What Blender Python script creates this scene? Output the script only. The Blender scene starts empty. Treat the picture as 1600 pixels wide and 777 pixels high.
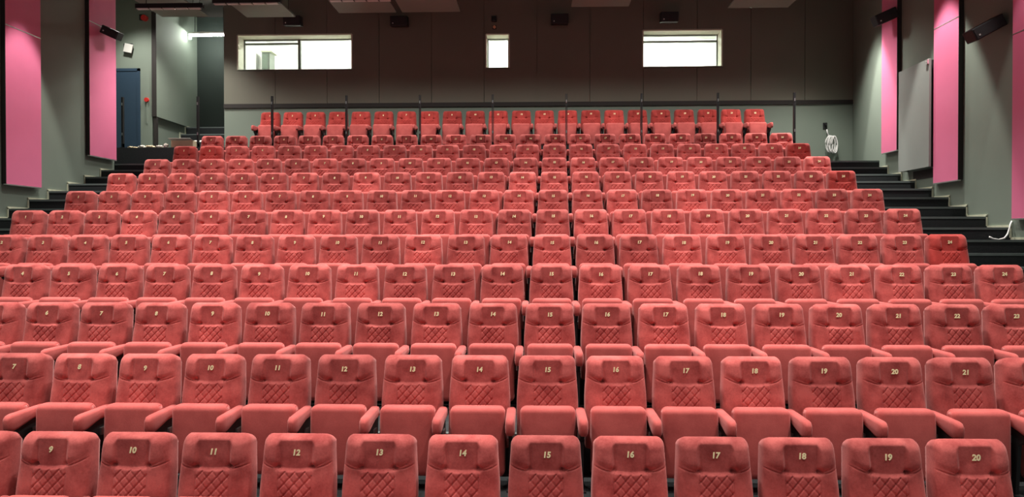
import bpy, bmesh, math, random
from mathutils import Vector, Matrix
random.seed(7)
SC = bpy.context.scene
COL = SC.collection

# ------------------------------------------------------------------ camera, world, lights, exposure
ZC = 2.338                                   # eye height above the floor of the lowest row
cam_data = bpy.data.cameras.new('camera')
cam = bpy.data.objects.new('camera', cam_data)
COL.objects.link(cam)
cam_data.sensor_width = 36.0
cam_data.lens = 36.0 * 1100 / 1600
cam_data.clip_start = 0.05
cam_data.clip_end = 200
cam.location = (0, 0, ZC)
cam.rotation_euler = (math.pi / 2 - 0.0099, 0.0005, 0.0321)
SC.camera = cam

world = bpy.data.worlds.new('world')
SC.world = world
world.use_nodes = True
world.node_tree.nodes['Background'].inputs[0].default_value = (1.0, 0.95, 0.90, 1)
world.node_tree.nodes['Background'].inputs[1].default_value = 0.26

SC.view_settings.view_transform = 'Standard'
SC.view_settings.look = 'None'
SC.view_settings.gamma = 1
SC.view_settings.use_curve_mapping = False
SC.view_settings.exposure = 0.34

def spot(loc, power, size, blend=0.6, color=(1, .95, .88), rad=.12, aim=None):
    l = bpy.data.lights.new('house_light', 'SPOT')
    l.energy = power
    l.spot_size = math.radians(size)
    l.spot_blend = blend
    l.shadow_soft_size = rad
    l.color = color
    o = bpy.data.objects.new('house_light', l)
    COL.objects.link(o)
    o.location = loc
    if aim is not None:
        d = Vector(aim) - Vector(loc)
        o.rotation_euler = d.to_track_quat('-Z', 'Y').to_euler()
    return o

CEIL = 6.45 + ZC
# rows of ceiling downlights over the seating
for Y, P, size in ((2.2, 290, 84), (4.9, 650, 76), (7.5, 1000, 76), (10.1, 1000, 76), (12.6, 800, 76)):
    for X in (-6.7, -3.9, -1.1, 1.7, 4.5):
        spot((X, Y, CEIL - .25), P, size, .8)
# the last row hangs level with the light bars, below the baffles
for X in (-8.0, -6.0, -4.0, -2.0, 0.0, 2.0, 4.0, 6.0):
    spot((X, 15.75, 5.42 + ZC), 290, 136, 1.0)
spot((-9.9, 16.6, CEIL - .25), 330, 100, .7)  # unseen lamp added to brighten the alcove with the blue door
spot((-8.5, 17.2, 5.45 + ZC), 260, 125, .9)
spot((6.7, 16.4, 5.6 + ZC), 420, 96, .8)
# narrow wall washers beside the side walls
for X, Y, P in ((6.75, 13.15, 1150), (6.9, 16.0, 1000), (6.75, 10.7, 260), (-8.7, 12.9, 900)):
    spot((X, Y, CEIL - .2), P, 46, .3, rad=.05)
spot((-8.3, 15.15, CEIL - .2), 1500, 50, .5, rad=.05, aim=(-9.65, 15.3, 2.6 + ZC))

# ------------------------------------------------------------------ materials
def mat(name, col, rough=.7, metal=0.0, noise=0.0, nscale=8.0, bump=0.0, bscale=60.0, sheen=0.0, coat=0.0, emit=None, estr=0.0):
    m = bpy.data.materials.new(name)
    m.use_nodes = True
    nt = m.node_tree
    b = nt.nodes['Principled BSDF']
    b.inputs['Base Color'].default_value = (*col, 1)
    b.inputs['Roughness'].default_value = rough
    b.inputs['Metallic'].default_value = metal
    if sheen:
        b.inputs['Sheen Weight'].default_value = sheen
        b.inputs['Sheen Roughness'].default_value = .45
    if coat:
        b.inputs['Coat Weight'].default_value = coat
    tc = nt.nodes.new('ShaderNodeTexCoord')
    if noise:
        n = nt.nodes.new('ShaderNodeTexNoise')
        n.inputs['Scale'].default_value = nscale
        n.inputs['Detail'].default_value = 5
        nt.links.new(tc.outputs['Object'], n.inputs['Vector'])
        mx = nt.nodes.new('ShaderNodeMix')
        mx.data_type = 'RGBA'
        mx.inputs['A'].default_value = (*[c * (1 - noise) for c in col], 1)
        mx.inputs['B'].default_value = (*[min(1, c * (1 + noise)) for c in col], 1)
        nt.links.new(n.outputs['Fac'], mx.inputs['Factor'])
        nt.links.new(mx.outputs['Result'], b.inputs['Base Color'])
    if bump:
        n2 = nt.nodes.new('ShaderNodeTexNoise')
        n2.inputs['Scale'].default_value = bscale
        n2.inputs['Detail'].default_value = 4
        nt.links.new(tc.outputs['Object'], n2.inputs['Vector'])
        bp = nt.nodes.new('ShaderNodeBump')
        bp.inputs['Strength'].default_value = bump
        bp.inputs['Distance'].default_value = .01
        nt.links.new(n2.outputs['Fac'], bp.inputs['Height'])
        nt.links.new(bp.outputs['Normal'], b.inputs['Normal'])
    if emit:
        b.inputs['Emission Color'].default_value = (*emit, 1)
        b.inputs['Emission Strength'].default_value = estr
    return m

def fabric(name, ca, cb, sheen=.32, lo=.70, hi=1.12):
    """brushed velour: two tones of one dye, patches shifted from seat to seat"""
    m = bpy.data.materials.new(name)
    m.use_nodes = True
    nt = m.node_tree
    b = nt.nodes['Principled BSDF']
    b.inputs['Roughness'].default_value = .95
    b.inputs['Specular IOR Level'].default_value = .15
    b.inputs['Sheen Weight'].default_value = sheen
    b.inputs['Sheen Roughness'].default_value = .5
    b.inputs['Sheen Tint'].default_value = (1, .58, .56, 1)
    tc = nt.nodes.new('ShaderNodeTexCoord')
    oi = nt.nodes.new('ShaderNodeObjectInfo')
    mu = nt.nodes.new('ShaderNodeMath')
    mu.operation = 'MULTIPLY'
    mu.inputs[1].default_value = 57.0
    nt.links.new(oi.outputs['Random'], mu.inputs[0])
    cx = nt.nodes.new('ShaderNodeCombineXYZ')
    nt.links.new(mu.outputs[0], cx.inputs[0])
    nt.links.new(mu.outputs[0], cx.inputs[2])
    ad = nt.nodes.new('ShaderNodeVectorMath')
    nt.links.new(tc.outputs['Object'], ad.inputs[0])
    nt.links.new(cx.outputs[0], ad.inputs[1])
    n = nt.nodes.new('ShaderNodeTexNoise')
    n.inputs['Scale'].default_value = 7.0
    n.inputs['Detail'].default_value = 3
    nt.links.new(ad.outputs[0], n.inputs['Vector'])
    n3 = nt.nodes.new('ShaderNodeTexNoise')
    n3.inputs['Scale'].default_value = 70
    n3.inputs['Detail'].default_value = 3
    nt.links.new(ad.outputs[0], n3.inputs['Vector'])
    mm = nt.nodes.new('ShaderNodeMath')
    mm.operation = 'MULTIPLY_ADD'
    mm.inputs[1].default_value = .30
    nt.links.new(n3.outputs['Fac'], mm.inputs[0])
    nt.links.new(n.outputs['Fac'], mm.inputs[2])
    rp = nt.nodes.new('ShaderNodeValToRGB')
    rp.color_ramp.elements[0].position = .44
    rp.color_ramp.elements[1].position = .82
    rp.color_ramp.elements[0].color = (*ca, 1)
    rp.color_ramp.elements[1].color = (*cb, 1)
    nt.links.new(mm.outputs[0], rp.inputs[0])
    # seat to seat tone
    hs = nt.nodes.new('ShaderNodeHueSaturation')
    mr = nt.nodes.new('ShaderNodeMapRange')
    mr.inputs['To Min'].default_value = lo
    mr.inputs['To Max'].default_value = hi
    nt.links.new(oi.outputs['Random'], mr.inputs['Value'])
    nt.links.new(mr.outputs[0], hs.inputs['Value'])
    nt.links.new(rp.outputs[0], hs.inputs['Color'])
    nt.links.new(hs.outputs[0], b.inputs['Base Color'])
    n2 = nt.nodes.new('ShaderNodeTexNoise')
    n2.inputs['Scale'].default_value = 160
    nt.links.new(ad.outputs[0], n2.inputs['Vector'])
    bp = nt.nodes.new('ShaderNodeBump')
    bp.inputs['Strength'].default_value = .25
    bp.inputs['Distance'].default_value = .004
    nt.links.new(n2.outputs['Fac'], bp.inputs['Height'])
    nt.links.new(bp.outputs['Normal'], b.inputs['Normal'])
    return m

M = {}
M['fabric'] = fabric('red_velour', (.33, .054, .051), (.58, .128, .117))
M['fabric_plain'] = fabric('even_red_velour', (.45, .086, .080), (.56, .118, .108), .32, .93, 1.05)
M['fabric2'] = fabric('fresh_red_velour', (.32, .036, .031), (.47, .062, .054), .3)
M['gold'] = mat('gold_thread', (.96, .87, .52), .35)
M['steel'] = mat('black_steel', (.030, .031, .033), .45, .5)
M['zinc'] = mat('zinc_steel', (.45, .47, .47), .35, .9)
M['carpet'] = mat('charcoal_carpet', (.020, .024, .026), .95, noise=.35, nscale=40, bump=.5, bscale=150)
M['nosing'] = mat('grey_nosing', (.13, .16, .155), .6, noise=.2)
M['wall'] = mat('grey_green_paint', (.200, .246, .202), .75, noise=.06, nscale=1.2, bump=.05)
M['board'] = mat('grey_board', (.26, .285, .265), .6, noise=.05, nscale=2)
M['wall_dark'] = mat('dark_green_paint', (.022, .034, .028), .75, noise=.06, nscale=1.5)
M['taupe'] = mat('taupe_panel', (.165, .165, .128), .7, noise=.07, nscale=1.1)
M['edge'] = mat('dark_edge', (.022, .018, .016), .7)
M['pink'] = mat('pink_panel', (.80, .185, .345), .65, noise=.05, nscale=3, bump=.08, bscale=200)
M['alu'] = mat('aluminium', (.78, .76, .74), .3, .8)
M['raw'] = mat('bare_plaster', (.62, .64, .48), .9, noise=.25, nscale=9)
M['ceil'] = mat('black_ceiling', (.045, .038, .034), .9)
M['baffle'] = mat('pale_baffle', (.21, .245, .20), .7, noise=.05)
M['black'] = mat('black_plastic', (.014, .014, .015), .5)
M['grille'] = mat('speaker_grille', (.020, .020, .022), .7, bump=.6, bscale=300)
M['white'] = mat('white_plastic', (.62, .62, .58), .4)
M['booth'] = mat('white_booth_wall', (.86, .86, .83), .8)
M['frame'] = mat('grey_window_frame', (.16, .18, .15), .5)
M['reveal'] = mat('cream_reveal', (.62, .62, .50), .8, noise=.06)
M['door'] = mat('blue_door', (.026, .055, .092), .5, noise=.08, nscale=3)
M['red'] = mat('red_plastic', (.60, .030, .025), .4)
M['card'] = mat('cardboard', (.74, .62, .42), .85, noise=.1, nscale=6)
M['paper'] = mat('crumpled_paper', (.72, .68, .60), .8)
M['cable'] = mat('white_cable', (.82, .82, .80), .45)
M['tube'] = mat('lit_tube', (1, 1, 1), .4, emit=(1, 1, .93), estr=70)
M['boothtube'] = mat('lit_booth_tube', (1, 1, 1), .4, emit=(1, 1, .96), estr=170)
M['orange'] = mat('amber_plastic', (.75, .45, .25), .5)

def glass_mat():
    m = bpy.data.materials.new('window_glass')
    m.use_nodes = True
    nt = m.node_tree
    nt.nodes.remove(nt.nodes['Principled BSDF'])
    t = nt.nodes.new('ShaderNodeBsdfTransparent')
    t.inputs[0].default_value = (.93, .96, .94, 1)
    g = nt.nodes.new('ShaderNodeBsdfGlossy')
    g.inputs['Roughness'].default_value = .02
    mx = nt.nodes.new('ShaderNodeMixShader')
    mx.inputs[0].default_value = .06
    nt.links.new(t.outputs[0], mx.inputs[1])
    nt.links.new(g.outputs[0], mx.inputs[2])
    nt.links.new(mx.outputs[0], nt.nodes['Material Output'].inputs[0])
    return m
M['glass'] = glass_mat()

# ------------------------------------------------------------------ helpers
def box(bm, x0, x1, y0, y1, z0, z1):
    v = [bm.verts.new(p) for p in ((x0, y0, z0), (x1, y0, z0), (x1, y1, z0), (x0, y1, z0), (x0, y0, z1), (x1, y0, z1), (x1, y1, z1), (x0, y1, z1))]
    return [bm.faces.new([v[i] for i in f]) for f in ((0, 3, 2, 1), (4, 5, 6, 7), (0, 1, 5, 4), (1, 2, 6, 5), (2, 3, 7, 6), (3, 0, 4, 7))]

def prism(bm, pts, z0, z1):
    a = [bm.verts.new((x, y, z0)) for x, y in pts]
    b = [bm.verts.new((x, y, z1)) for x, y in pts]
    n = len(pts)
    bm.faces.new(a[::-1])
    bm.faces.new(b)
    for i in range(n):
        bm.faces.new((a[i], a[(i + 1) % n], b[(i + 1) % n], b[i]))

def tube(bm, pts, r, n=8):
    pts = [Vector(p) for p in pts]
    rings = []
    up = Vector((0, 0, 1))
    for i, p in enumerate(pts):
        d = (pts[min(i + 1, len(pts) - 1)] - pts[max(i - 1, 0)]).normalized()
        a = d.cross(up)
        if a.length < 1e-3:
            a = d.cross(Vector((0, 1, 0)))
        a.normalize()
        b = d.cross(a)
        rings.append([bm.verts.new(p + (a * math.cos(t) + b * math.sin(t)) * r) for t in [2 * math.pi * k / n for k in range(n)]])
    for i in range(len(rings) - 1):
        for k in range(n):
            bm.faces.new((rings[i][k], rings[i][(k + 1) % n], rings[i + 1][(k + 1) % n], rings[i + 1][k]))
    bm.faces.new(rings[0][::-1])
    bm.faces.new(rings[-1])

def bevel(bm, r, seg=3):
    bmesh.ops.bevel(bm, geom=bm.edges[:], offset=r, segments=seg, profile=.5, affect='EDGES', clamp_overlap=True)

def mesh(bm, name, m, smooth=False):
    bmesh.ops.recalc_face_normals(bm, faces=bm.faces[:])
    me = bpy.data.meshes.new(name)
    bm.to_mesh(me)
    bm.free()
    me.materials.append(m)
    if smooth:
        for p in me.polygons:
            p.use_smooth = True
    return me

def put(name, me, parent=None, loc=(0, 0, 0), rot=(0, 0, 0)):
    o = bpy.data.objects.new(name, me)
    COL.objects.link(o)
    o.location = loc
    o.rotation_euler = rot
    if parent is not None:
        o.parent = parent
    return o

def obj(name, bm, m, parent=None, loc=(0, 0, 0), rot=(0, 0, 0), smooth=False):
    return put(name, mesh(bm, name, m, smooth), parent, loc, rot)

def boxes(name, bl, m, parent=None, bev=0, loc=(0, 0, 0), rot=(0, 0, 0)):
    bm = bmesh.new()
    for b in bl:
        box(bm, *b)
    if bev:
        bevel(bm, bev, 2)
    return obj(name, bm, m, parent, loc, rot)

def tag(o, label, cat, group=None):
    o['label'] = label
    o['category'] = cat
    if group:
        o['group'] = group
    return o

def thing(name, loc, label, cat, group=None, rot=(0, 0, 0)):
    return tag(put(name, None, None, loc, rot), label, cat, group)

def struct(o):
    o['kind'] = 'structure'
    return o

NUMW = ['zero', 'one', 'two', 'three', 'four', 'five', 'six', 'seven', 'eight', 'nine', 'ten', 'eleven', 'twelve', 'thirteen', 'fourteen', 'fifteen', 'sixteen', 'seventeen', 'eighteen', 'nineteen', 'twenty', 'twenty-one', 'twenty-two', 'twenty-three', 'twenty-four']
ORD = ['first', 'second', 'third', 'fourth', 'fifth', 'sixth', 'seventh', 'eighth', 'ninth', 'tenth', 'eleventh', 'twelfth', 'thirteenth', 'fourteenth', 'fifteenth', 'sixteenth', 'seventeenth', 'eighteenth', 'nineteenth', 'twentieth', 'twenty-first', 'twenty-second', 'twenty-third', 'twenty-fourth']

# ------------------------------------------------------------------ rows: depth and height of the number, x of seat 15
BADGE = .92
ROWS = [  # depth, x15, height, first seat, last seat
    (4.677, .074, -1.418, 8, 20), (5.770, .105, -1.053, 7, 22), (6.906, .148, -.718, 5, 23), (8.016, .191, -.370, 4, 24),
    (9.109, .226, -.014, 2, 24), (10.250, .263, .366, 1, 24), (11.414, .299, .739, 1, 24), (12.483, .347, 1.137, 1, 24),
    (13.625, .380, 1.525, 1, 24), (14.699, .413, 1.927, 1, 24), (15.845, .462, 2.316, 1, 24)]
PITCH = .56
FZ = [h - BADGE + ZC for _, _, h, _, _ in ROWS]
NOS = [d - .95 for d, _, _, _, _ in ROWS]
TOPZ = 2.26 + ZC                      # platform of the last row
LANDZ = 1.80 + ZC                     # aisle behind row eleven
XL, XR = -9.70, 7.62

# ------------------------------------------------------------------ structure: stepped floor
fl = struct(boxes('floor', [(-12, 9, -3, NOS[1] + .02, -.3, FZ[0])], M['carpet']))
for i in range(1, 11):
    y1 = NOS[i + 1] if i < 10 else 16.0
    boxes('tier', [(XL - .02, 8.6, NOS[i], y1 + .02, FZ[i] - .45, FZ[i])], M['carpet'], fl)
    boxes('nosing', [(ROWS[i][1] - 14.5 * PITCH, ROWS[i][1] + 9.6 * PITCH, NOS[i] - .008, NOS[i] + .05, FZ[i] - .03, FZ[i] + .006)], M['nosing'], fl)
boxes('tier', [(XL - .02, 8.6, 16.0, 18.45, LANDZ - .5, LANDZ)], M['carpet'], fl)
boxes('tier', [(-11.6, 6.12, 16.62, 18.45, LANDZ - .4, TOPZ)], M['carpet'], fl)
# half steps of the two side stairs, each with a pale nosing
lev = FZ[1:] + [LANDZ]
nosY = NOS[1:] + [16.0]
steps = []
for i in range(0, 11):
    zlow = FZ[i]
    zhi = FZ[i + 1] if i < 10 else LANDZ
    yhi = NOS[i + 1] if i < 10 else 16.0
    zm = (zlow + zhi) / 2
    x15 = ROWS[min(i, 10)][1]
    xa = x15 + PITCH * (1 - 15) - .34
    xb = x15 + PITCH * (24 - 15) + .34
    for (u, w) in ((XL, xa), (xb, 8.2 if i > 8 else XR + .05)):
        s = boxes('step', [(u, w, yhi - .55, yhi + .02, zlow - .01, zm)], M['carpet'], fl)
        boxes('nosing', [(u, w, yhi - .558, yhi - .50, zm - .03, zm + .006)], M['nosing'], s)
        s = boxes('nosing', [(u, w, yhi - .008, yhi + .05, zhi - .03, zhi + .006)], M['nosing'], fl)
    steps.append((yhi - .55, zlow, zm))
    steps.append((yhi, zm, zhi))

# ------------------------------------------------------------------ structure: walls
WT = CEIL
wl = struct(boxes('wall_left', [(XL - .25, XL, -3, 15.97, -.3, WT)], M['wall']))
bm = bmesh.new()
box(bm, XR, XR + .25, -3, 15.6, -.3, WT)
prism(bm, [(XR, 15.6), (XR + .25, 15.6), (8.42, 18.5), (8.17, 18.5)], -.3, WT)
wr = struct(obj('wall_right', bm, M['wall']))
# alcove with the blue door and the little stairwell
struct(boxes('wall_alcove', [(-11.8, -11.55, 15.7, 17.9, LANDZ - .5, WT), (-11.6, XL - .25, 15.72, 15.97, LANDZ - .5, WT)], M['wall']))
wd = struct(boxes('wall_door', [(-11.6, XL, 17.6, 17.85, TOPZ - .3, WT)], M['wall']))
ws = struct(boxes('wall_stairwell', [(XL - .25, XL, 17.85, 20.2, TOPZ - .4, WT)], M['wall']))
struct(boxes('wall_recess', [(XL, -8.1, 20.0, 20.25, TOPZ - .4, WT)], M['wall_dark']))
# steps of the stairwell
zz = [2.26, 2.45, 2.69, 2.94, 3.18]
yy = [18.2, 18.6, 19.0, 19.3]
for i in range(4):
    s = boxes('step', [(XL, -8.19, yy[i], (yy + [20.0])[i + 1] + .01, TOPZ - .4, zz[i + 1] + ZC)], M['carpet'], fl)
    boxes('nosing', [(XL, -8.19, yy[i] - .008, yy[i] + .04, zz[i + 1] + ZC - .025, zz[i + 1] + ZC + .005)], M['nosing'], s)
boxes('tier', [(XL - .2, -8.19, 17.7, 18.3, TOPZ - .4, TOPZ)], M['carpet'], fl)
# raised acoustic board on the stairwell wall
t = thing('acoustic_board', (XL + .001, 18.68, 3.18 + ZC), 'large pale grey-green board high on the stairwell wall beside blue door', 'wall panel')
boxes('board', [(0, .11, -1.08, .50, 0, 2.65)], M['wall'], t)
boxes('board_shaded_edge', [(0.0, .115, -1.10, -1.08, -.0, 2.65)], M['edge'], t)  # dark colour paints the unlit near side of the board
tag(boxes('corner_post', [(XL + .03, XL + .11, 17.60, 17.68, TOPZ, 3.17 + ZC)], M['edge']), 'narrow dark corner post below the pale stairwell board', 'post')

# back wall: lower plain part, upper part of tall taupe panels with window openings
YB = 18.30
WIN = [(-7.79, -4.77, 4.51, 5.42), (-1.26, -.66, 4.51, 5.38), (2.79, 4.81, 4.50, 5.44)]
wb = struct(boxes('wall_back', [(-8.17, 8.5, YB + .03, YB + .45, LANDZ - .5, 3.52 + ZC)], M['wall']))
def cut_rects(x0, x1, z0, z1):
    """rectangle minus the window openings"""
    xs = sorted({x0, x1} | {w[i] for w in WIN for i in (0, 1) if x0 < w[i] < x1})
    out = []
    for a, b in zip(xs, xs[1:]):
        ws_ = [w for w in WIN if w[0] <= a + 1e-6 and w[1] >= b - 1e-6]
        if ws_:
            w = ws_[0]
            out += [(a, b, z0, w[2]), (a, b, w[3], z1)]
        else:
            out.append((a, b, z0, z1))
    return out
boxes('wall_core', [(a, b, YB + .045, YB + .45, c + ZC, d + ZC) for a, b, c, d in cut_rects(-8.17, 8.5, 3.52, WT - ZC)], M['taupe'], wb)
px = [-8.17, -6.80] + [-6.80 + 1.372 * k for k in range(1, 11)] + [8.3]
for a, b in zip(px, px[1:]):
    boxes('panel', [(c, d, YB, YB + .05, e + ZC, f + ZC) for c, d, e, f in cut_rects(a + .006, b - .006, 3.62, WT - ZC - .01)], M['taupe'], wb)
rail = boxes('trim_1', [(-8.17, 8.28, YB - .012, YB + .12, 3.515 + ZC, 3.62 + ZC)], M['edge'])
struct(rail)

# projection booth behind the windows
struct(boxes('wall_booth', [(-8.1, 8.3, 21.2, 21.3, 3.6 + ZC, WT), (-8.17, -8.08, YB + .45, 21.3, 3.5 + ZC, WT), (8.2, 8.3, YB + .45, 21.3, 3.5 + ZC, WT)], M['booth']))
struct(boxes('floor_booth', [(-8.1, 8.3, YB + .45, 21.3, 3.45 + ZC, 3.55 + ZC)], M['booth']))
struct(boxes('ceiling_booth', [(-8.1, 8.3, YB + .45, 21.3, 6.02 + ZC, 6.12 + ZC)], M['booth']))
for k, X in enumerate((-6.4, -3.2, -.9, 1.6, 4.1)):
    t = thing('booth_lamp', (X, 19.9, 5.93 + ZC), 'lit fluorescent tube lamp inside the projection booth, %s from the stairwell' % ORD[k], 'lamp', 'lamps inside the projection booth')
    boxes('housing', [(-.75, .75, -.06, .06, .03, .09)], M['white'], t)
    bm = bmesh.new()
    tube(bm, [(-.72, 0, 0), (.72, 0, 0)], .035, 10)
    obj('tube', bm, M['boothtube'], t)
# grey cupboard that shows through the left pane
t = thing('booth_locker', (-7.78, 20.4, 3.55 + ZC), 'narrow grey-green locker standing inside the projection booth', 'locker')
boxes('body', [(-.115, .115, -.2, .2, 0, 1.94)], M['frame'], t)
boxes('door', [(-.10, .05, -.215, -.2, .05, 1.88)], M['wall'], t)
boxes('shelf_top', [(-.13, .20, -.22, .22, 1.94, 1.98)], M['raw'], t)

# windows: reveal, frame, panes
def window(idx, w, mull, transom, name):
    x0, x1, z0, z1 = w
    z0 += ZC
    z1 += ZC
    o = put(name, None, None, ((x0 + x1) / 2, YB, z0))
    struct(o)
    cx = (x0 + x1) / 2
    W = (x1 - x0) / 2
    H = z1 - z0
    boxes('window_reveal', [(-W, W, -.012, .46, H - .015, H + .02), (-W - .02, -W + .015, -.012, .46, 0, H), (W - .015, W + .02, -.012, .46, 0, H), (-W, W, -.0, .46, -.02, .012)], M['reveal'], o)
    fw = .045
    boxes('window_frame', [(-W, W, .36, .42, 0.01, fw), (-W, W, .36, .42, H - fw, H), (-W, -W + fw, .36, .42, fw, H - fw), (W - fw, W, .36, .42, fw, H - fw)], M['frame'], o)
    edges = [-W + fw] + [m - cx for m in mull] + [W - fw]
    for m in mull:
        boxes('mullion', [(m - cx - .035, m - cx + .035, .35, .43, fw, H - fw)], M['frame'], o)
    for k, (a, b) in enumerate(zip(edges, edges[1:])):
        tz = transom[k]
        a2 = a + (.035 if k else 0)
        b2 = b - (.035 if k < len(edges) - 2 else 0)
        if tz:
            boxes('transom', [(a2, b2, .35, .43, H - tz - .02, H - tz + .02)], M['frame'], o)
            boxes('handle', [((a2 + b2) / 2 - .09, (a2 + b2) / 2 + .09, .32, .35, H - tz - .035, H - tz - .01)], M['frame'], o)
            boxes('pane', [(a2, b2, .387, .393, H - tz + .02, H - fw)], M['glass'], o)
        boxes('pane', [(a2, b2, .387, .393, fw, H - (tz + .02 if tz else fw))], M['glass'], o)
window(0, WIN[0], [-6.28], [.13, .0], 'window_1')
window(1, WIN[1], [], [0], 'window_2')
window(2, WIN[2], [], [.19], 'window_3')

# ceiling
struct(boxes('ceiling', [(-12, 9, -3, 21.4, CEIL, CEIL + .2)], M['ceil']))

# pale skirting strips that follow the steps along both walls
def skirting(name, X, side):
    base = None
    for k, (y, za, zb) in enumerate(steps):
        if y < 9.0:
            continue
        y2 = steps[k + 1][0] if k + 1 < len(steps) else (15.95 if side < 0 else 17.6)
        if side < 0 and y2 > 15.97:
            y2 = 15.97
        if side < 0 and y > 15.5:
            continue
        xa, xb = (X, X + .018) if side < 0 else (X - .018, X + .002)
        if side > 0 and y > 15.55:
            continue
        bl = [(xa, xb, y - .03, y2 - .03, zb, zb + .045), (xa, xb, y - .03, y, za + .04, zb + .02)]
        if base is None:
            base = struct(boxes(name, bl, M['raw']))
        else:
            boxes('skirting_strip', bl, M['raw'], base)
skirting('baseboard_left', XL, -1)
skirting('baseboard_right', XR, 1)
b3 = struct(boxes('baseboard_stairwell', [(XL, XL + .02, yy[0], yy[1], zz[1] + ZC, zz[1] + ZC + .05)], M['raw']))
for i in range(1, 4):
    y2 = (yy + [19.6])[i + 1]
    boxes('skirting_strip', [(XL, XL + .02, yy[i] - .04, y2, zz[i + 1] + ZC, zz[i + 1] + ZC + .05), (XL, XL + .02, yy[i] - .05, yy[i], zz[i] + ZC, zz[i + 1] + ZC + .03)], M['raw'], b3)

# ------------------------------------------------------------------ pink wall panels
def pink(side, ynear, yfar, zb, label):
    X = XL if side < 0 else XR
    t = thing('pink_wall_panel', (X, (ynear + yfar) / 2, zb + ZC), label, 'wall panel', 'pink panels on the side walls')
    h = (yfar - ynear) / 2
    s = 1 if side < 0 else -1
    def bx(a, b, y0, y1, z0, z1):
        return (min(s * a, s * b), max(s * a, s * b), y0, y1, z0, z1)
    top = min(zb + 5.0, 6.3) - zb
    boxes('board', [bx(.055, .085, -h, h, 0, 2.89)], M['pink'], t)
    boxes('board', [bx(.055, .085, -h, h, 2.91, top)], M['pink'], t)
    boxes('joint_strip', [bx(.05, .0875, -h, h, 2.892, 2.908)], M['alu'], t)
    boxes('backing_shaded_side', [bx(0, .055, -h + .0, h - .03, .03, top - .03), bx(0, .087, -h - .012, -h, 0, top)], M['edge'], t)  # strip on the near side paints the panel's unlit edge dark
    boxes('bottom_lip', [bx(.03, .088, -h, h, -.022, 0)], M['alu'], t)
    return t
pink(-1, 12.53, 13.45, 1.06, 'tall pink panel on the wall opposite the coiled cable, further from blue door')
pink(-1, 14.95, 15.92, 1.88, 'tall pink panel next to the alcove with the blue door')
pink(1, 14.93, 15.58, 1.91, 'tall pink panel nearest the corner with the coiled white cable')
pink(1, 12.80, 13.58, 1.10, 'tall pink panel between plain grey board and the big angled wall speaker')
pink(1, 10.5, 11.38, .36, 'lowest-hung pink panel, above the loose white cable end on the stairs')

# grey raised board on the right wall and the dark sheet below it
t = thing('grey_wall_board', (XR, 14.15, 1.42 + ZC), 'plain grey raised board beside a pink panel on the wall above the stairs', 'wall panel')
boxes('board', [(-.15, -.11, -.54, .58, 0, 2.05)], M['board'], t)
boxes('batten', [(-.11, 0, -.50, -.46, .0, 2.03), (-.11, 0, .46, .50, .0, 2.03)], M['edge'], t)
boxes('bracket', [(-.18, -.15, -.53, -.46, 1.95, 2.03)], M['alu'], t)
boxes('opening_shade', [(XR - .012, XR, 13.66, 14.42, FZ[9] + .22, 1.40 + ZC)], M['edge'], wr)  # flat sheet, the shade of an opening put into its colour

# ------------------------------------------------------------------ theatre seats
ZT = BADGE + .105          # top of the backrest
def smooth(a, b, x):
    t = max(0, min(1, (x - a) / (b - a)))
    return t * t * (3 - 2 * t)

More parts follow.
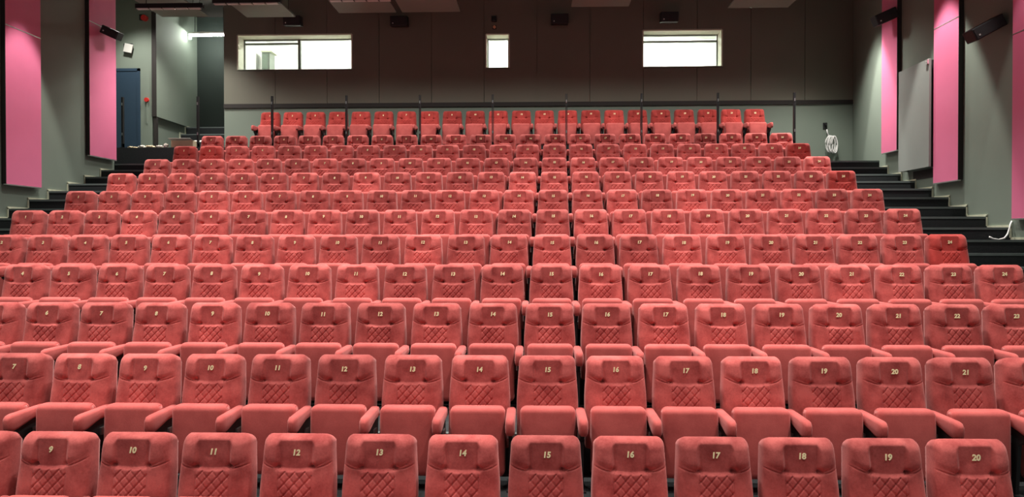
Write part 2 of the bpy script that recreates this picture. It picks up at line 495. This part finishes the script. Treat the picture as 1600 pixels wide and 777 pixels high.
def back_mesh(var, seed):
    """upholstered backrest: padded head with a flatter centre, curved seam, pinched corners and a diamond quilted panel"""
    rnd = random.Random(seed)
    pl, pr = rnd.uniform(.35, 1.35), rnd.uniform(.35, 1.35)       # how deep the two corners are pulled in
    sl, sr = rnd.uniform(.6, 1.2), rnd.uniform(.6, 1.2)
    sag = rnd.uniform(.018, .034)
    cw = rnd.uniform(.098, .112)
    vl, vr = rnd.uniform(.2, 1.3), rnd.uniform(.2, 1.3)
    lean = rnd.uniform(-.25, .25)
    z0 = .30
    NX, NZ = 124, 170
    us = [math.sin(math.pi / 2 * (-1 + 2 * i / NX)) * .35 + (-1 + 2 * i / NX) * .65 for i in range(NX + 1)]
    zs = [z0 + (ZT - z0) * (1 - (1 - j / NZ) ** 1.45) for j in range(NZ + 1)]
    rc = .062
    def halfw(z):
        w = .233 + .0195 * smooth(0, 1, (ZT - z) / .40)
        d = ZT - z
        if d < rc:
            w -= (rc - math.sqrt(max(0, rc * rc - (rc - d) ** 2))) * .85
        return w
    def prof(d, r):
        k = 1 - min(max(d, 0) / r, 1)
        return math.sqrt(max(0, 1 - k * k))
    wob = [(rnd.uniform(-.2, .2), rnd.uniform(.6, .95), rnd.uniform(.03, .06), rnd.uniform(-.005, .005)) for _ in range(6)]
    def front(x, z, w):
        ax = abs(x)
        e = prof(w - ax, .03)
        T = .076
        seam = ZT - .222 + sag * (x / .16) ** 2 * .8 + .010 * lean * x / .2
        up = smooth(seam - .002, seam + .010, z)
        wing = smooth(cw - .006, cw + .030, ax)
        rt = .034 + .040 * wing          # wings roll over softly, the centre breaks sharply
        d = T * prof(w - ax, .085) * prof(ZT - z, rt)
        k = sl if x < 0 else sr
        near = math.exp(-((z - seam - .07) / .07) ** 2)
        fade = smooth(0, .055, z - seam)
        inset = up * (1 - wing) * (.002 + .014 * min(1, max(0, ZT - z - .014) / .19))
        valley = up * math.exp(-((ax - cw - .004) / .013) ** 2) * smooth(.012, .10, ZT - z)
        d += (.010 * k * wing * near * fade - inset - .008 * (vl if x < 0 else vr) * valley) * e
        # seam: a fine crease
        d -= .0085 * math.exp(-((z - seam) / .0042) ** 2) * e * (1 - .25 * smooth(cw, .22, ax))
        # pinched corners and pulled creases
        for sx, pk in ((-1, pl), (1, pr)):
            r2 = ((x - sx * (cw + .012)) / .019) ** 2 + ((z - seam - .011) / .017) ** 2
            d -= .029 * pk * math.exp(-r2)
            if sx * x > cw:
                zl = seam + .006 + (sx * x - cw) * .16
                d -= .009 * pk * math.exp(-((z - zl) / .006) ** 2) * (1 - smooth(cw, .225, sx * x))
        # quilted centre panel below the seam
        qz = 1 - smooth(seam - .012, seam - .003, z)
        qw = .112
        if ax < qw + .02 and qz > 0:
            if ax < qw:
                p1 = (x - (z - .5) / 1.08) / .068
                p2 = (x + (z - .5) / 1.08) / .068
                d1 = abs(p1 - round(p1)) * .068 * .73
                d2 = abs(p2 - round(p2)) * .068 * .73
                d += qz * (.003 - .0080 * math.exp(-(d1 / .0040) ** 2) - .0042 * math.exp(-(d2 / .0040) ** 2))
            d -= .0040 * qz * math.exp(-((ax - qw) / .005) ** 2)
        for a, b, s, h in wob:
            d += h * math.exp(-((x - a) ** 2 + (z - b) ** 2) / s ** 2) * e
        return d
    tilt = math.tan(math.radians(9))
    bm = bmesh.new()
    F = []
    for j, z in enumerate(zs):
        w = halfw(min(z, ZT - 1e-4))
        F.append([bm.verts.new((u * w, .066 - front(u * w, z, w) + (z - BADGE) * tilt, z)) for u in us])
    for j in range(NZ):
        for i in range(NX):
            bm.faces.new((F[j][i], F[j][i + 1], F[j + 1][i + 1], F[j + 1][i]))
    rim = [F[j][0] for j in range(NZ + 1)] + [F[NZ][i] for i in range(1, NX)] + [F[j][NX] for j in range(NZ, -1, -1)]
    mid, ring = [], []
    for v in rim:
        x, y, z = v.co
        mid.append(bm.verts.new((x, (z - BADGE) * tilt + .066 + .072, z - .026 * smooth(ZT - .09, ZT, z))))
        ring.append(bm.verts.new((x * .96, (z - BADGE) * tilt + .066 + .105, z - .060 * smooth(ZT - .12, ZT, z))))
    for k in range(len(rim) - 1):
        bm.faces.new((rim[k], rim[k + 1], mid[k + 1], mid[k]))
        bm.faces.new((mid[k], mid[k + 1], ring[k + 1], ring[k]))
    bm.faces.new(ring)
    me = mesh(bm, 'backrest', M['fabric'], True)
    yb = .066 - front(0, BADGE, halfw(BADGE))
    return me, yb

BACKS = [back_mesh(k, 11 + k) for k in range(7)]

def cushion_mesh():
    bm = bmesh.new()
    box(bm, -.220, .220, -.085, .065, -.25, .30)
    bmesh.ops.subdivide_edges(bm, edges=bm.edges[:], cuts=2, use_grid_fill=True)
    for v in bm.verts:                       # slightly swollen face
        if v.co.y < -.06:
            v.co.y -= .014 * (1 - (v.co.x / .222) ** 2) * (1 - ((v.co.z - .025) / .28) ** 2)
    sharp = [e for e in bm.edges if len(e.link_faces) == 2 and e.calc_face_angle() > .9]
    bmesh.ops.bevel(bm, geom=sharp, offset=.062, segments=6, profile=.5, affect='EDGES', clamp_overlap=True)
    return mesh(bm, 'seat_cushion', M['fabric_plain'], True)
CUSH = cushion_mesh()

def arm_mesh():
    bm = bmesh.new()
    n = 14
    ys = [-.450, -.446, -.435, -.415, -.39, -.35, -.28, -.18, -.08, -.04]
    rings = []
    for y in ys:
        a = (y + .450) / .06
        r = math.sqrt(max(.02, 1 - (1 - min(1, a)) ** 2))
        hw = .0385 * (.35 + .65 * r)
        top = .622 - .05 * (1 - r)
        bot = .482 + .050 * smooth(-.40, -.15, y) + .045 * (1 - r)
        cz, hh = (top + bot) / 2, (top - bot) / 2
        ring = []
        for k in range(n):
            t = 2 * math.pi * k / n
            c, s = math.cos(t), math.sin(t)
            ring.append(bm.verts.new((hw * math.copysign(abs(c) ** .6, c), y, cz + hh * math.copysign(abs(s) ** .6, s))))
        rings.append(ring)
    for a, b in zip(rings, rings[1:]):
        for k in range(n):
            bm.faces.new((a[k], a[(k + 1) % n], b[(k + 1) % n], b[k]))
    bm.faces.new(rings[0])
    bm.faces.new(rings[-1])
    return mesh(bm, 'armrest', M['fabric_plain'], True)
ARM = arm_mesh()

def stand_meshes():
    bm = bmesh.new()
    prism_pts = [(-.34, .52), (-.34, .47), (-.25, .40), (-.22, .012), (-.02, .012), (.02, .55), (-.04, .55)]
    a = [bm.verts.new((-.014, y, z)) for y, z in prism_pts]
    b = [bm.verts.new((.014, y, z)) for y, z in prism_pts]
    bm.faces.new(a)
    bm.faces.new(b[::-1])
    for i in range(len(a)):
        bm.faces.new((a[i], b[i], b[(i + 1) % len(a)], a[(i + 1) % len(a)]))
    st = mesh(bm, 'stand', M['steel'])
    bm = bmesh.new()
    box(bm, -.032, .032, -.27, .03, 0, .012)
    fp = mesh(bm, 'foot_plate', M['steel'])
    bm = bmesh.new()
    box(bm, -.030, .030, -.17, -.09, .40, .46)
    hg = mesh(bm, 'hinge', M['zinc'])
    return st, fp, hg
STAND, FOOT, HINGE = stand_meshes()

def number_mesh(n):
    cu = bpy.data.curves.new('n', 'FONT')
    cu.body = str(n)
    cu.size = .053
    cu.align_x = 'CENTER'
    cu.align_y = 'CENTER'
    cu.extrude = .002
    cu.offset = .0021
    cu.shear = .12
    cu.resolution_u = 3
    o = bpy.data.objects.new('n', cu)
    COL.objects.link(o)
    dg = bpy.context.evaluated_depsgraph_get()
    me = bpy.data.meshes.new_from_object(o.evaluated_get(dg))
    bpy.data.objects.remove(o)
    bpy.data.curves.remove(cu)
    me.name = 'seat_number'
    me.materials.clear()
    me.materials.append(M['gold'])
    return me
NUM = {n: number_mesh(n) for n in range(1, 25)}

def seat(x, y, z, n, label, group, left_arm=False, fresh=False, rnd=None):
    o = thing('theatre_seat', (x, y, z), label, 'seat', group, (0, 0, rnd.uniform(-.004, .004)))
    bme, yb = BACKS[rnd.randrange(len(BACKS))]
    b = put('backrest', bme, o)
    nu = put('seat_number', NUM[n], b, (rnd.uniform(-.006, .006), yb - .0025, BADGE + rnd.uniform(-.004, .004)), (math.pi / 2 - math.radians(9), 0, 0))
    c = put('seat_cushion', CUSH, o, (0, -.165, .358), (math.radians(rnd.uniform(1.5, 5)) * -1, 0, 0))
    if fresh:
        for q in (b,):
            q.material_slots[0].link = 'OBJECT'
            q.material_slots[0].material = M['fabric2']
    for s in ([1, -1] if left_arm else [1]):
        hx = s * .2655
        put('armrest', ARM, o, (hx, 0, 0))
        st = put('stand', STAND, o, (hx, 0, 0))
        put('foot_plate', FOOT, st)
        put('hinge', HINGE, st)
    return o

ROWNAME = ['lowest row'] + ['%s row up from the lowest' % w for w in ORD[1:11]]
rnd = random.Random(3)
FRESH = {(4, 24), (9, 1), (9, 24), (7, 24), (9, 2)}
for i, (D, x15, h, n0, n1) in enumerate(ROWS):
    for n in range(n0, n1 + 1):
        seat(x15 + PITCH * (n - 15), D, FZ[i], n, 'red tip-up theatre seat with gold number %s, %s' % (NUMW[n], ROWNAME[i]), 'seats in the ' + ROWNAME[i], n == n0, (i, n) in FRESH, rnd)
# last row, standing free in front of the back wall
DL, XLAST, PL = 17.62, 0, .5785
for k in range(22):
    X = .825 + PL * (k - 13) - .26 + .26
    lab = 'red tip-up theatre seat against the back wall, %s from the dark stairwell' % ORD[k]
    seat(X, DL, TOPZ, k + 1, lab, 'seats of the top row by the back wall', k == 0, True, rnd)

# ------------------------------------------------------------------ railing posts on the edge of the top platform
for k, X in enumerate((-9.91, -8.07, -6.27, -4.48, -2.72, -.99, .75, 2.51, 4.29, 6.06)):
    t = thing('railing_post', (X, 16.67, TOPZ), 'slim dark steel railing post on the top platform edge, %s from the blue door' % ORD[k], 'post', 'railing posts')
    bm = bmesh.new()
    box(bm, -.022, -.006, -.03, .03, .012, 1.22)
    box(bm, .006, .022, -.03, .03, .012, 1.22)
    box(bm, -.022, .022, -.03, .03, .012, .10)
    obj('post', bm, M['steel'], t)
    boxes('base_plate', [(-.05, .05, -.05, .05, 0, .012)], M['steel'], t)
    boxes('clamp', [(-.012, .012, -.036, .036, .30, .36), (-.012, .012, -.036, .036, 1.02, 1.08)], M['zinc'], t)

# ------------------------------------------------------------------ blue door, lamps, alarms
d = struct(put('door_1', None, None, (-10.62, 17.6, TOPZ)))
boxes('door_frame', [(-.62, -.55, -.03, .02, 0, 2.14), (.55, .62, -.03, .02, 0, 2.14), (-.62, .62, -.03, .02, 2.07, 2.14)], M['door'], d)
lf = boxes('door_leaf', [(-.55, .55, -.02, .0, .01, 2.07)], M['door'], d)
boxes('door_handle', [(-.47, -.34, -.07, -.05, 1.02, 1.04), (-.47, -.45, -.07, -.02, 1.02, 1.04)], M['zinc'], lf)

t = thing('emergency_light', (-10.29, 17.6, 4.88 + ZC), 'small white emergency light box above the blue door', 'emergency light')
boxes('back_box', [(-.11, .11, -.05, 0, -.08, .14)], M['black'], t, 0)
boxes('diffuser', [(-.10, .12, -.075, -.05, -.09, .13)], M['white'], t, .01, rot=(0, .22, 0))
t = thing('alarm_button', (-9.83, 17.6, 3.60 + ZC), 'small red fire alarm button beside the blue door', 'alarm')
bm = bmesh.new()
tube(bm, [(0, -.05, 0), (0, 0, 0)], .055, 16)
obj('button', bm, M['red'], t)
boxes('conduit', [(-.012, .012, -.02, 0, -.6, -.05)], M['wall'], t)
t = thing('alarm_siren', (-9.86, 17.6, 5.66 + ZC), 'red alarm siren high on the wall above the blue door', 'alarm')
bm = bmesh.new()
tube(bm, [(0, -.09, 0), (0, -.04, 0), (0, 0, 0)], .075, 16)
obj('siren_body', bm, M['red'], t)
boxes('siren_base', [(-.13, -.07, -.06, 0, -.05, .09)], M['black'], t)

# fluorescent batten hanging in the stairwell
t = thing('fluorescent_lamp', (-8.97, 19.2, 5.70 + ZC), 'glowing fluorescent tube lamp hanging in the stairwell', 'lamp')
boxes('housing', [(-.56, .56, -.04, .04, .035, .085)], M['white'], t)
bm = bmesh.new()
tube(bm, [(-.54, 0, 0), (.54, 0, 0)], .028, 10)
obj('tube', bm, M['tube'], t)
boxes('glow_block', [(-.56, -.51, -.03, .03, -.10, .03)], M['tube'], t)  # glowing block added for the bright blob at this end of the tube
for s in (-1, 1):
    boxes('hanger', [(s * .4 - .006, s * .4 + .006, -.006, .006, .085, CEIL - 5.70 - ZC)], M['steel'], t)

# ------------------------------------------------------------------ loudspeakers
def speaker(x, y, z, w, d, h, rot, label, arm):
    t = thing('wall_speaker', (x, y, z + ZC), label, 'speaker', 'black wall speakers', rot)
    bm = bmesh.new()
    box(bm, -w / 2, w / 2, -d / 2, d / 2, -h / 2, h / 2)
    bevel(bm, .015, 2)
    obj('cabinet', bm, M['black'], t)
    boxes('grille', [(-w / 2 + .02, w / 2 - .02, -d / 2 - .012, -d / 2, -h / 2 + .02, h / 2 - .02)], M['grille'], t)
    boxes('badge', [(-w / 2 + .06, -w / 2 + .085, -d / 2 - .016, -d / 2 - .012, -h / 2 + .055, -h / 2 + .08)], M['white'], t)
    boxes('bracket', [arm], M['steel'], t)
    return t
for k, (X, Z, lab) in enumerate(((-6.22, 5.77, 'black speaker on the back wall above the two-pane window'), (-3.46, 5.73, 'black speaker on the back wall between the two-pane and the narrow window'),
                               (.64, 5.74, 'black speaker on the back wall between the narrow and the transom window'), (3.40, 5.76, 'black speaker on the back wall above the transom window'))):
    speaker(X, YB - .30, Z - .09, .44, .26, .25, (math.radians(8), 0, 0), lab, (-.04, .04, .12, .31, -.04, .04))
speaker(-9.39, 15.40, 4.64, .38, .26, .18, (.12, .42, .15), 'black speaker over the pink panel next to the blue door', (-.205, -.17, -.03, .03, -.03, .03))
speaker(7.33, 15.05, 4.70, .44, .30, .22, (.12, -.40, -.15), 'black speaker on the pink panel near the coiled cable corner', (.20, .235, -.03, .03, -.03, .03))
speaker(7.33, 11.75, 3.46, .54, .28, .20, (.05, -.50, -.05), 'large black angled speaker on the grey wall between two pink panels', (.25, .31, -.03, .03, -.03, .03))
t = thing('motion_sensor', (-1.05, YB, 5.76 + ZC), 'tiny black sensor box above the narrow window', 'sensor')
boxes('body', [(-.065, .065, -.10, 0, -.065, .065)], M['black'], t, .012)
boxes('lens', [(-.03, .03, -.112, -.10, -.03, .03)], M['grille'], t)
t = thing('signal_lamp', (-1.04, YB, 5.56 + ZC), 'small amber lamp between narrow window and sensor', 'signal lamp')
bm = bmesh.new()
tube(bm, [(0, -.05, 0), (0, -.03, 0), (0, 0, 0)], .038, 12)
obj('lens', bm, M['orange'], t)
boxes('mount', [(-.05, .05, -.012, 0, -.05, .05)], M['edge'], t)

# ------------------------------------------------------------------ ceiling baffles and hanging light bars
BF = [(-9.1, -7.98, 17.0, 'beside the stairwell'), (-7.05, -5.85, 17.1, 'second from the stairwell'), (-4.7, -3.32, 16.85, 'third from the stairwell'), (-3.17, -1.78, 16.85, 'fourth from the stairwell'),
      (.86, 2.20, 16.6, 'fifth from the stairwell'), (4.55, 5.95, 16.8, 'farthest from the stairwell')]
for x0, x1, yf, w in BF:
    t = thing('ceiling_baffle', ((x0 + x1) / 2, yf, 5.50 + ZC), 'pale rectangular baffle hung under the dark ceiling, %s' % w, 'ceiling baffle', 'ceiling baffles')
    W = (x1 - x0) / 2
    boxes('sheet', [(-W, W, -2.6, 0, 0, .03)], M['baffle'], t)
    for sx in (-1, 1):
        for yv in (-2.4, -.2):
            boxes('hanger', [(sx * (W - .1) - .006, sx * (W - .1) + .006, yv - .006, yv + .006, .03, CEIL - 5.5 - ZC)], M['steel'], t)
for x0, x1, yv, zv, w in ((-8.95, -7.42, 15.6, 5.24, 'nearest the stairwell'), (-7.2, -5.66, 15.6, 5.33, 'second from the stairwell'), (-4.52, -3.09, 15.4, 5.30, 'third from the stairwell'), (-1.5, -.44, 15.5, 5.37, 'fourth from the stairwell'), (1.88, 2.98, 15.5, 5.39, 'farthest from the stairwell')):
    t = thing('light_bar', ((x0 + x1) / 2, yv, zv + ZC), 'long black unlit light bar hung under the ceiling, %s' % w, 'light bar', 'hanging light bars')
    W = (x1 - x0) / 2
    boxes('housing', [(-W, W, -.05, .05, 0, .10)], M['black'], t)
    for k in range(5):
        a = -W + .03 + k * (2 * W - .06) / 5
        boxes('diffuser', [(a, a + (2 * W - .06) / 5 - .04, -.045, .045, -.018, 0)], M['white'], t)
    for sx in (-.7, .7):
        boxes('hanger', [(sx * W - .006, sx * W + .006, -.006, .006, .10, CEIL - zv - ZC)], M['steel'], t)

# ------------------------------------------------------------------ cables, box and rubbish
bm = bmesh.new()
rr = random.Random(5)
pts = [(7.46, 18.26, 2.86 + ZC), (7.47, 18.24, 2.76 + ZC)]
for k in range(5 * 18):
    a = 2 * math.pi * k / 18
    e = rr.uniform(.95, 1.05)
    pts.append((7.50 + (.088 + .012 * math.sin(k / 7)) * math.sin(a) * e + .0012 * k, 18.26 - .0018 * k - .02 * math.sin(a / 2), 2.50 + .21 * math.cos(a) * e + ZC - .0006 * k))
tube(bm, pts, .016, 6)
tag(obj('coiled_cable', bm, M['cable'], smooth=True), 'coil of white cable hanging on the back wall from black bracket', 'cable')
t = thing('cable_bracket', (7.44, YB + .03, 2.96 + ZC), 'black cable bracket on the back wall above the white coil', 'bracket')
boxes('plate', [(-.05, .05, -.02, 0, -.08, .08)], M['black'], t)
boxes('hook', [(-.02, .02, -.10, -.02, .0, .04), (-.02, .02, -.10, -.08, .04, .07)], M['black'], t)
bm = bmesh.new()
cp = [(7.61, 11.53, .33), (7.57, 11.50, .28), (7.54, 11.48, .20), (7.50, 11.46, .12), (7.44, 11.44, .06), (7.34, 11.42, .035), (7.24, 11.41, .05), (7.18, 11.40, .08)]
cp = [(x, y - .04, z + ZC - .13 + .12) for x, y, z in cp]
tube(bm, cp, .014, 6)
tag(obj('cable_end', bm, M['cable'], smooth=True), 'loose white cable end sticking out of the wall over the stairs', 'cable')

t = thing('cardboard_box', (-8.52, 16.95, TOPZ), 'open pale cardboard box on the top platform near the stairwell steps', 'box')
boxes('carton', [(-.27, .27, -.17, -.16, 0, .19), (-.27, .27, .16, .17, 0, .19), (-.27, -.26, -.16, .16, 0, .19), (.26, .27, -.16, .16, 0, .19), (-.26, .26, -.16, .16, 0, .01)], M['card'], t)
boxes('flap', [(-.27, .27, -.15, 0, -.003, .003)], M['paper'], t, loc=(0, -.17, .19), rot=(math.radians(-12), 0, 0))
boxes('flap', [(-.27, .27, 0, .15, -.003, .003)], M['paper'], t, loc=(0, .17, .19), rot=(math.radians(25), 0, 0))

def lump(x, y, z, r, label, m, sq=.5):
    bm = bmesh.new()
    bmesh.ops.create_icosphere(bm, subdivisions=3, radius=r)
    q = random.Random(int(x * 1000))
    for v in bm.verts:
        v.co *= q.uniform(.72, 1.12)
        v.co.z *= sq
    mz = min(v.co.z for v in bm.verts)
    for v in bm.verts:
        v.co.z -= mz
    tag(obj('rubbish', bm, m, None, (x, y, z)), label, 'rubbish', 'rubbish on the landing')
lump(-9.54, 16.85, TOPZ, .09, 'crumpled sheet on the landing between door and corner post', M['paper'])
lump(-9.30, 16.80, TOPZ, .11, 'crumpled sheet on the landing below the pale stairwell board', M['card'], .35)
lump(-9.86, 17.0, TOPZ, .13, 'flattened card scrap on the landing before the blue door', M['card'], .3)
lump(-9.08, 16.80, TOPZ, .08, 'small white crumpled sheet on the landing near cardboard box', M['paper'], .5)
lump(-8.88, 16.72, TOPZ, .06, 'white crumpled sheet lying against the cardboard box', M['paper'], .9)
